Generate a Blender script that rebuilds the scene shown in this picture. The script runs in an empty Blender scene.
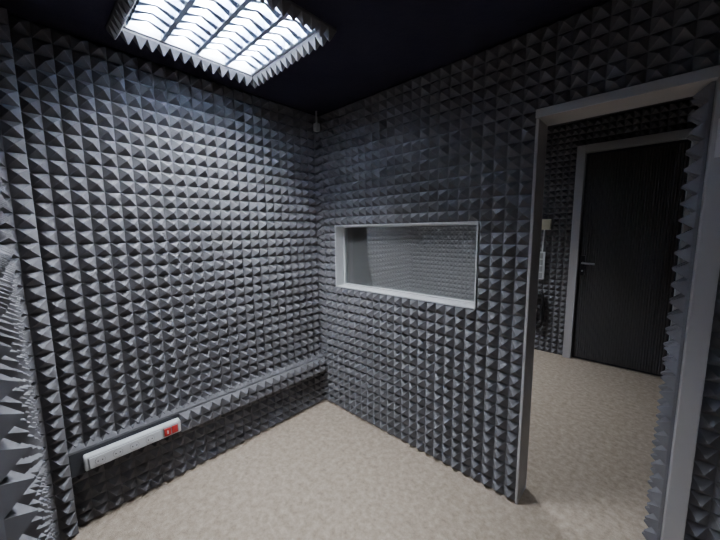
import bpy, bmesh, math, random
from mathutils import Vector, Matrix, Euler
random.seed(4)
S=bpy.context.scene
# ---------------- materials ----------------
def mat(name,col,rough=.8,metal=0,noise=None,bump=None,emit=None,spec=.3,sheen=0):
    m=bpy.data.materials.new(name); m.use_nodes=True
    nt=m.node_tree; b=nt.nodes['Principled BSDF']
    b.inputs['Base Color'].default_value=(*col,1); b.inputs['Roughness'].default_value=rough
    b.inputs['Metallic'].default_value=metal; b.inputs['Specular IOR Level'].default_value=spec
    b.inputs['Sheen Weight'].default_value=sheen
    tc=nt.nodes.new('ShaderNodeTexCoord')
    if noise:
        sc,col2,lo,hi=noise
        n=nt.nodes.new('ShaderNodeTexNoise'); n.inputs['Scale'].default_value=sc; n.inputs['Detail'].default_value=8
        n.inputs['Roughness'].default_value=.75
        nt.links.new(tc.outputs['Object'],n.inputs['Vector'])
        r=nt.nodes.new('ShaderNodeValToRGB')
        r.color_ramp.elements[0].position=lo; r.color_ramp.elements[0].color=(*col,1)
        r.color_ramp.elements[1].position=hi; r.color_ramp.elements[1].color=(*col2,1)
        nt.links.new(n.outputs['Fac'],r.inputs['Fac']); nt.links.new(r.outputs['Color'],b.inputs['Base Color'])
    if bump:
        n2=nt.nodes.new('ShaderNodeTexNoise'); n2.inputs['Scale'].default_value=bump[0]; n2.inputs['Detail'].default_value=3
        nt.links.new(tc.outputs['Object'],n2.inputs['Vector'])
        bp=nt.nodes.new('ShaderNodeBump'); bp.inputs['Strength'].default_value=bump[1]; bp.inputs['Distance'].default_value=.01
        nt.links.new(n2.outputs['Fac'],bp.inputs['Height']); nt.links.new(bp.outputs['Normal'],b.inputs['Normal'])
    if emit:
        b.inputs['Emission Color'].default_value=(*emit[0],1); b.inputs['Emission Strength'].default_value=emit[1]
    return m
M_foam=mat('foam_charcoal',(.136,.131,.137),1,noise=(3,(.170,.165,.171),.3,.7),spec=.03)
M_ceil=mat('ceiling_dark',(.020,.018,.030),1,noise=(2,(.028,.026,.040),.3,.7),bump=(80,.3),spec=.05)
M_slab=mat('wall_dark',(.04,.04,.044),.9)
M_carpet=mat('carpet_beige',(.28,.222,.168),.95,noise=(30,(.52,.425,.33),.34,.68),bump=(260,.5),spec=.1)
M_frame=mat('paint_light_grey',(.38,.365,.36),.5)
M_sash=mat('window_paint',(.55,.55,.55),.45)
M_white=mat('plastic_white',(.60,.60,.60),.35)
M_red=mat('plastic_red',(.5,.03,.03),.35)
M_black=mat('plastic_black',(.012,.012,.013),.4)
M_grey=mat('plastic_grey',(.3,.3,.3),.4)
M_yel=mat('plastic_yellowed',(.62,.58,.40),.45)
M_steel=mat('steel',(.5,.5,.52),.3,1)
M_louver=mat('louver_aluminium',(.36,.43,.55),.35,.5)
M_house=mat('fixture_enamel',(.5,.52,.56),.5)
def tube(n,s): return mat(n,(1,1,1),.5,emit=((.83,.90,1),s))
M_tube=tube('fluorescent_tube',450); M_fill_tube=tube('fill_tube_added',140); M_hallfill_tube=tube('hall_fill_tube_added',420)  # dim and hall tubes serve added fill fixtures outside the view
M_doorfoam=mat('door_foam',(.075,.068,.066),1,spec=.05)
M_glass=bpy.data.materials.new('window_glass'); M_glass.use_nodes=True
nt=M_glass.node_tree; nt.nodes.clear()
o=nt.nodes.new('ShaderNodeOutputMaterial'); tr=nt.nodes.new('ShaderNodeBsdfTransparent'); gl=nt.nodes.new('ShaderNodeBsdfGlossy')
gl.inputs['Roughness'].default_value=.02; df=nt.nodes.new('ShaderNodeBsdfDiffuse'); df.inputs['Color'].default_value=(.7,.7,.68,1)
tr.inputs['Color'].default_value=(.95,.96,.95,1)
m1=nt.nodes.new('ShaderNodeMixShader'); m2=nt.nodes.new('ShaderNodeMixShader')
fr=nt.nodes.new('ShaderNodeFresnel'); fr.inputs['IOR'].default_value=1.5
m1.inputs['Fac'].default_value=.13  # pale diffuse share imitates haze and reflections veiling the pane
nt.links.new(tr.outputs[0],m1.inputs[1]); nt.links.new(df.outputs[0],m1.inputs[2])
nt.links.new(fr.outputs[0],m2.inputs['Fac']); nt.links.new(m1.outputs[0],m2.inputs[1]); nt.links.new(gl.outputs[0],m2.inputs[2])
nt.links.new(m2.outputs[0],o.inputs[0])
# ---------------- helpers ----------------
def newobj(name,verts,faces,mats,midx=None,smooth=False,parent=None):
    me=bpy.data.meshes.new(name); me.from_pydata([tuple(v) for v in verts],[],faces)
    for m in (mats if isinstance(mats,list) else [mats]): me.materials.append(m)
    if midx: me.polygons.foreach_set('material_index',midx)
    if smooth: me.polygons.foreach_set('use_smooth',[True]*len(me.polygons))
    me.update(); ob=bpy.data.objects.new(name,me); S.collection.objects.link(ob)
    if parent: ob.parent=parent
    return ob
def empty(name,loc=(0,0,0)):
    e=bpy.data.objects.new(name,None); S.collection.objects.link(e); e.location=loc; e.empty_display_size=.05; return e
BF=[(0,3,2,1),(4,5,6,7),(0,1,5,4),(1,2,6,5),(2,3,7,6),(3,0,4,7)]
def boxes(name,bs,mats,parent=None,bevel=0,midx=None):
    V=[];F=[];MI=[]
    for k,(x0,x1,y0,y1,z0,z1) in enumerate(bs):
        n=len(V)
        V+=[(x0,y0,z0),(x1,y0,z0),(x1,y1,z0),(x0,y1,z0),(x0,y0,z1),(x1,y0,z1),(x1,y1,z1),(x0,y1,z1)]
        F+=[tuple(n+i for i in f) for f in BF]; MI+=[midx[k] if midx else 0]*6
    ob=newobj(name,V,F,mats,MI,parent=parent)
    if bevel:
        b=ob.modifiers.new('b','BEVEL'); b.width=bevel; b.segments=2
    return ob
def cyl(name,p0,p1,r,m,parent=None,seg=20):
    p0=Vector(p0);p1=Vector(p1);d=(p1-p0).normalized()
    a=d.orthogonal().normalized(); c=d.cross(a); V=[];F=[]
    for p in (p0,p1):
        for i in range(seg):
            t=2*math.pi*i/seg; V.append(p+a*math.cos(t)*r+c*math.sin(t)*r)
    for i in range(seg): F.append((i,(i+1)%seg,seg+(i+1)%seg,seg+i))
    F.append(tuple(range(seg))[::-1]); F.append(tuple(range(seg,2*seg)))
    return newobj(name,V,F,m,parent=parent)
def edges(br,p):
    out=[br[0]]
    for a,b in zip(br,br[1:]):
        n=max(1,round((b-a)/p))
        out+=[a+(b-a)*(i+1)/n for i in range(n)]
    return out
PITCH=.064
def foam(name,o,u,v,n,ub,vb,skips=(),depth=.052,base=.012,m=M_foam,pitch=PITCH,parent=None):
    o=Vector(o);u=Vector(u);v=Vector(v);n=Vector(n)
    U=edges(ub,pitch);W=edges(vb,pitch);V=[];F=[]
    for a0,a1 in zip(U,U[1:]):
        for b0,b1 in zip(W,W[1:]):
            ca=(a0+a1)/2;cb=(b0+b1)/2
            if any(s[0]<ca<s[1] and s[2]<cb<s[3] for s in skips): continue
            k=len(V)
            for h in (0.001,base):
                for (a,b) in ((a0,b0),(a1,b0),(a1,b1),(a0,b1)):
                    V.append(o+u*a+v*b+n*h)
            ja=random.uniform(-.0025,.0025); jb=random.uniform(-.0025,.0025); jd=random.uniform(-.003,.002)
            t=.0022
            for (sa,sb) in ((-1,-1),(1,-1),(1,1),(-1,1)):
                V.append(o+u*(ca+ja+sa*t)+v*(cb+jb+sb*t)+n*(depth+jd))
            F+=[(k,k+1,k+5,k+4),(k+1,k+2,k+6,k+5),(k+2,k+3,k+7,k+6),(k+3,k,k+4,k+7)]
            F+=[(k+4,k+5,k+9,k+8),(k+5,k+6,k+10,k+9),(k+6,k+7,k+11,k+10),(k+7,k+4,k+8,k+11),(k+8,k+9,k+10,k+11)]
    return newobj(name,V,F,m,parent=parent)
def slab(name,axes,ub,vb,w0,w1,skips,m):
    bs=[]
    for a0,a1 in zip(ub,ub[1:]):
        for b0,b1 in zip(vb,vb[1:]):
            if any(s[0]<(a0+a1)/2<s[1] and s[2]<(b0+b1)/2<s[3] for s in skips): continue
            if axes=='xz': bs.append((a0,a1,w0,w1,b0,b1))
            elif axes=='yz': bs.append((w0,w1,a0,a1,b0,b1))
            else: bs.append((a0,a1,b0,b1,w0,w1))
    return boxes(name,bs,m)
H=2.42; HH=2.70; TH=.12
WX0,WX1,WZ0,WZ1=.20,1.363,1.05,1.545     # booth window
DX0,DX1,DZ=1.637,2.192,2.014             # opening
JL=.014; JR=.06
YF=-1.82; YC=-1.69; XR=3.2; YB=-2.9; HY=2.53; HX0=-.8; HX1=2.34
DT=2.385  # far door frame top
# ---------------- shell ----------------
boxes('floor',[(HX0-.1,XR+.1,YB-.1,HY+.1,-.1,0)],M_carpet)
slab('wall_back','xz',[HX0-.1,WX0,WX1,DX0-JL,DX1+JR,XR+.1],[0,WZ0,WZ1,DZ+.04,HH],0,TH,
     [(WX0,WX1,WZ0,WZ1),(DX0-JL,DX1+JR,0,DZ+.04)],M_slab)
boxes('wall_left',[(-.1,0,YF-.1,0,0,HH)],M_slab)
boxes('wall_front',[(0,1.3,YF-.1,YF,0,HH),(1.2,1.3,YB-.1,YF-.1,0,HH),(1.3,XR+.1,YB-.1,YB,0,HH)],M_slab)
boxes('wall_right',[(XR,XR+.1,YB,0,0,HH)],M_slab)
FX=(.255,.885,-1.342,-.712); FX_FILL=(1.9,2.52,-2.3,-1.68)
slab('ceiling','xy',[0,FX[0],FX[1],FX_FILL[0],FX_FILL[1],XR],[YB,FX_FILL[2],FX_FILL[3],FX[2],FX[3],0],H,H+.02,[FX,FX_FILL],M_ceil)
boxes('ceiling.001',[(HX0,HX1,TH,HY,HH-.05,HH)],M_slab)
boxes('wall_hall_far',[(HX0-.1,1.39,HY,HY+.1,0,HH),(1.39,HX1+.1,HY,HY+.1,DT,HH),(HX1,HX1+.1,HY,HY+.1,0,DT)],M_slab)
boxes('wall_hall_left',[(HX0-.1,HX0,TH,HY,0,HH)],M_slab)
boxes('wall_hall_right',[(HX1,HX1+.1,TH,HY,0,HH)],M_slab)
# ---------------- foam ----------------
N='acoustic_foam'
foam(N,(0,0,0),(1,0,0),(0,0,1),(0,-1,0),[0,WX0,WX1,DX0-JL,DX1+JR,XR],[0,WZ0,WZ1,DZ+.04,H],
     [(WX0,WX1,WZ0,WZ1),(DX0-JL,DX1+JR,0,DZ+.04)])
foam(N,(0,0,0),(0,1,0),(0,0,1),(1,0,0),[YF,YC,0],[0,.30,.42,H],[(YC,0,.30,.42),(YF,YC,0,H)])
foam(N,(0,YF,0),(1,0,0),(0,0,1),(0,1,0),[0,.10,1.3],[0,H],[(0,.10,0,H)])
foam(N,(1.3,0,0),(0,1,0),(0,0,1),(1,0,0),[YB,YF],[0,H])
foam(N,(XR,0,0),(0,1,0),(0,0,1),(-1,0,0),[YB,0],[0,H])
foam(N,(0,YB,0),(1,0,0),(0,0,1),(0,1,0),[1.3,XR],[0,H])
foam(N,(0,HY,0),(1,0,0),(0,0,1),(0,-1,0),[HX0,1.39,HX1],[0,DT,HH-.05],[(1.39,HX1,0,DT)])
foam(N,(HX0,0,0),(0,1,0),(0,0,1),(1,0,0),[TH,HY],[0,HH-.05])
foam(N,(HX1,0,0),(0,1,0),(0,0,1),(-1,0,0),[TH,HY],[0,HH-.05])
foam(N,(DX1,0,0),(0,1,0),(0,0,1),(-1,0,0),[-.01,TH],[0,DZ],depth=.055)
e=.05
A=(FX[0]-e,FX[1]+e,FX[2]-e,FX[3]+e)
foam(N,(0,0,H),(1,0,0),(0,1,0),(0,0,-1),[A[0],FX[0],FX[1],A[1]],[A[2],FX[2],FX[3],A[3]],[FX],depth=.055,pitch=.05)
c=empty('foam_pipe_casing')
boxes('casing_core',[(.002,.05,YF+.002,YC,0,H-.002)],M_slab,parent=c)
foam('casing_foam',(.05,0,0),(0,1,0),(0,0,1),(1,0,0),[YF,YC],[0,H-.002],parent=c,depth=.05)
t=empty('foam_cable_trunking')
boxes('trunking_core',[(.002,.06,YC,-.06,.30,.42)],M_slab,parent=t,bevel=.004)
foam('trunking_foam',(.06,0,0),(0,1,0),(0,0,1),(1,0,0),[-1.20,-.06],[.30,.42],parent=t,depth=.05)
foam('trunking_top_foam',(0,0,.42),(1,0,0),(0,1,0),(0,0,1),[.002,.06],[YC,-.06],parent=t,depth=.05)
# ---------------- socket strip ----------------
s=empty('power_socket_strip')
y0,y1=-1.64,-1.205
boxes('body',[(.0605,.105,y0,y1,.328,.402)],M_white,parent=s,bevel=.008)
boxes('cover_rim',[(.105,.109,y0+.015,y1-.10,.334,.396)],M_grey,parent=s,bevel=.002)
boxes('cover',[(.105,.112,y0+.018,y1-.103,.337,.393)],M_white,parent=s,bevel=.002)
for i in range(4):
    yy=y0+.06+i*.072
    cyl('socket_%d'%i,(.112,yy,.365),(.1135,yy,.365),.021,M_grey,s)
    cyl('socket_well_%d'%i,(.1135,yy,.365),(.1142,yy,.365),.0195,M_white,s)
    for d in (-.009,.009): cyl('hole_%d'%i,(.1142,yy+d,.365),(.1146,yy+d,.365),.003,M_black,s)
boxes('switch_bezel',[(.105,.110,y1-.095,y1-.015,.338,.392)],M_grey,parent=s,bevel=.002)
boxes('switch_red_1',[(.110,.118,y1-.090,y1-.056,.343,.387)],M_red,parent=s,bevel=.003)
boxes('switch_red_2',[(.110,.116,y1-.052,y1-.020,.343,.387)],M_red,parent=s,bevel=.003)
boxes('switch_mark',[(.118,.1185,y1-.076,y1-.070,.355,.375)],M_white,parent=s)
# ---------------- window ----------------
w=empty('window_1')
def ring(name,x0,x1,z0,z1,t,ya,yb,m,p):
    boxes(name,[(x0,x0+t,ya,yb,z0,z1),(x1-t,x1,ya,yb,z0,z1),(x0+t,x1-t,ya,yb,z0,z0+t),(x0+t,x1-t,ya,yb,z1-t,z1)],m,parent=p,bevel=.002)
ring('reveal',WX0,WX1,WZ0,WZ1,.008,-.03,TH+.02,M_sash,w)
ring('glazing_bead',WX0+.008,WX1-.008,WZ0+.008,WZ1-.008,.010,.06,.085,M_sash,w)
boxes('pane',[(WX0+.015,WX1-.015,.070,.076,WZ0+.015,WZ1-.015)],M_glass,parent=w)
# ---------------- near opening frame ----------------
f=empty('door_frame')
boxes('jamb_left',[(DX0-JL,DX0,-.035,TH+.01,0,DZ)],M_frame,parent=f,bevel=.003)
boxes('jamb_right',[(DX1,DX1+JR,-.06,TH,0,DZ)],M_frame,parent=f,bevel=.003)
boxes('header',[(DX0-JL,DX1+JR,-.045,TH+.01,DZ,DZ+.04)],M_frame,parent=f,bevel=.003)
boxes('hinge_plate',[(DX1+.012,DX1+.05,-.066,-.06,1.74,1.87)],M_white,parent=f,bevel=.002)
cyl('hinge_pin',(DX1+.03,-.072,1.75),(DX1+.03,-.072,1.86),.006,M_steel,f)
# ---------------- far door ----------------
d=empty('door_1')
boxes('frame',[(1.39,1.47,HY-.07,HY+.08,0,DT),(1.47,2.26,HY-.07,HY+.08,DT-.08,DT),(2.26,2.335,HY-.07,HY+.08,0,DT)],M_frame,parent=d,bevel=.004)
boxes('leaf',[(1.475,2.255,HY-.02,HY+.03,.01,DT-.085)],M_slab,parent=d)
V=[];F=[];n=36;xa,xb=1.495,2.245
for i in range(2*n+1):
    x=xa+(xb-xa)*i/(2*n); y=HY-.022-(.011 if i%2 else 0)
    V+=[(x,y,.03),(x,y,DT-.11)]
for i in range(2*n): F.append((2*i,2*i+2,2*i+3,2*i+1))
newobj('ribbed_padding',V,F,M_doorfoam,parent=d)
hx=1.515
boxes('lock_plate',[(hx-.02,hx+.02,HY-.050,HY-.02,.98,1.20)],M_black,parent=d,bevel=.003)
cyl('handle_neck',(hx,HY-.045,1.12),(hx,HY-.09,1.12),.010,M_steel,d)
cyl('handle_lever',(hx-.005,HY-.09,1.12),(hx+.11,HY-.09,1.115),.010,M_steel,d)
cyl('key_cylinder',(hx,HY-.045,1.03),(hx,HY-.055,1.03),.009,M_steel,d)
# ---------------- things on hall wall ----------------
yf=HY-.055; ox=.14; oz=-.05
j=empty('junction_box')
boxes('lid',[(.93+ox,1.05+ox,yf-.05,yf,1.54+oz,1.66+oz)],M_yel,parent=j,bevel=.006)
boxes('lid_inner',[(.95+ox,1.03+ox,yf-.056,yf-.05,1.56+oz,1.64+oz)],M_yel,parent=j,bevel=.003)
boxes('backplate',[(.94+ox,1.04+ox,yf,HY,1.55+oz,1.65+oz)],M_black,parent=j)
cyl('cable',(.985+ox,yf-.02,1.54+oz),(.975+ox,yf-.02,1.27+oz),.008,M_white,j)
k=empty('wall_switch_bank')
boxes('plate',[(.92+ox,1.01+ox,yf-.03,yf,.95+oz,1.28+oz)],M_white,parent=k,bevel=.006)
boxes('backplate',[(.93+ox,1.0+ox,yf,HY,.96+oz,1.27+oz)],M_black,parent=k)
for i in range(4): boxes('rocker_%d'%i,[(.94+ox,.99+ox,yf-.038,yf-.03,.965+oz+i*.078,1.03+oz+i*.078)],M_grey,parent=k,bevel=.003)
cu=bpy.data.curves.new('cable_coil','CURVE'); cu.dimensions='3D'; cu.bevel_depth=.011
for q in range(5):
    sp=cu.splines.new('BEZIER'); sp.bezier_points.add(3)
    w_=.03+.009*q; h_=.22-.012*q
    for bp,(dx,dz) in zip(sp.bezier_points,((0,h_),(w_,0),(0,-h_),(-w_,0))):
        bp.co=(.97+ox+dx,HY-.085-.010*(q%3),.53+dz); bp.handle_left_type=bp.handle_right_type='AUTO'
    sp.use_cyclic_u=True
cc=bpy.data.objects.new('cable_coil',cu); cu.materials.append(M_black); S.collection.objects.link(cc)
g=empty('corner_sensor')
boxes('sensor_body',[(.07,.11,-.115,-.075,2.27,2.33)],M_grey,parent=g,bevel=.008)
cyl('sensor_stem',(.09,-.095,2.33),(.09,-.095,2.42),.007,M_grey,g)
# ---------------- light fixtures ----------------
def fixture(fx,z,tm,nm='recessed_ceiling_light'):
    x0,x1,ya,yb=fx; e=empty(nm)
    D=.10
    boxes('housing',[(x0,x1,ya,yb,z+D,z+D+.005),(x0,x0+.006,ya,yb,z,z+D),(x1-.006,x1,ya,yb,z,z+D),
        (x0+.006,x1-.006,ya,ya+.006,z,z+D),(x0+.006,x1-.006,yb-.006,yb,z,z+D)],M_house,parent=e)
    nb=4; w=(yb-ya-.012)/nb
    V=[];F=[]
    def q(*p):
        n=len(V); V.extend(p); F.append((n,n+1,n+2,n+3))
    X0=x0+.007;X1=x1-.007; hw=.010
    for i in range(nb+1):
        yc=ya+.006+w*i
        for sgn in (-1,1):
            if (i==0 and sgn<0) or (i==nb and sgn>0): continue
            q((X0,yc+sgn*.002,z+.055),(X1,yc+sgn*.002,z+.055),(X1,yc+sgn*hw,z+.002),(X0,yc+sgn*hw,z+.002))
        if 0<i<nb: q((X0,yc-hw,z+.002),(X1,yc-hw,z+.002),(X1,yc+hw,z+.002),(X0,yc+hw,z+.002))
    nc=9
    for jx in range(1,nc):
        xc=X0+(X1-X0)*jx/nc
        for i in range(nb):
            a=ya+.006+w*i+.002; b=a+w-.004; mid=(a+b)/2
            for sgn in (-1,1):
                q((xc+sgn*.001,a,z+.055),(xc+sgn*.001,mid,z+.055),(xc+sgn*.008,mid,z+.028),(xc+sgn*.018,a,z+.003))
                q((xc+sgn*.001,mid,z+.055),(xc+sgn*.001,b,z+.055),(xc+sgn*.018,b,z+.003),(xc+sgn*.008,mid,z+.028))
    newobj('louver',V,F,M_louver,parent=e)
    for i in range(nb):
        yc=ya+.006+w*(i+.5)
        cyl('tube_%d'%i,(x0+.02,yc,z+.076),(x1-.02,yc,z+.076),.013,tm,e,seg=10)
    return e
fixture(FX,H,M_tube)
fixture(FX_FILL,H,M_fill_tube)  # added fill light, unseen overhead, lifts the camera side of the room
fixture((.0,.62,.8,1.42),HH-.05-.11,M_hallfill_tube)  # added light out of view, brightens the hall and window interior
# ---------------- world ----------------
W=bpy.data.worlds.new('World'); S.world=W; W.use_nodes=True
W.node_tree.nodes['Background'].inputs[0].default_value=(.5,.55,.7,1); W.node_tree.nodes['Background'].inputs[1].default_value=.02
# ---------------- camera ----------------
cd=bpy.data.cameras.new('Camera'); cam=bpy.data.objects.new('Camera',cd); S.collection.objects.link(cam)
cd.sensor_width=36; cd.lens=313.4/720*36; cd.clip_start=.005
cam.location=(2.072,-1.739,1.5)
cam.rotation_mode='QUATERNION'
R=Matrix.Rotation(math.radians(43.08),3,'Z')@Matrix.Rotation(math.radians(90-7.127),3,'X')@Matrix.Rotation(math.radians(-.629),3,'Z')
cam.rotation_quaternion=R.to_quaternion()
S.camera=cam
S.view_settings.view_transform='AgX'; S.view_settings.look='None'
S.view_settings.exposure=.3
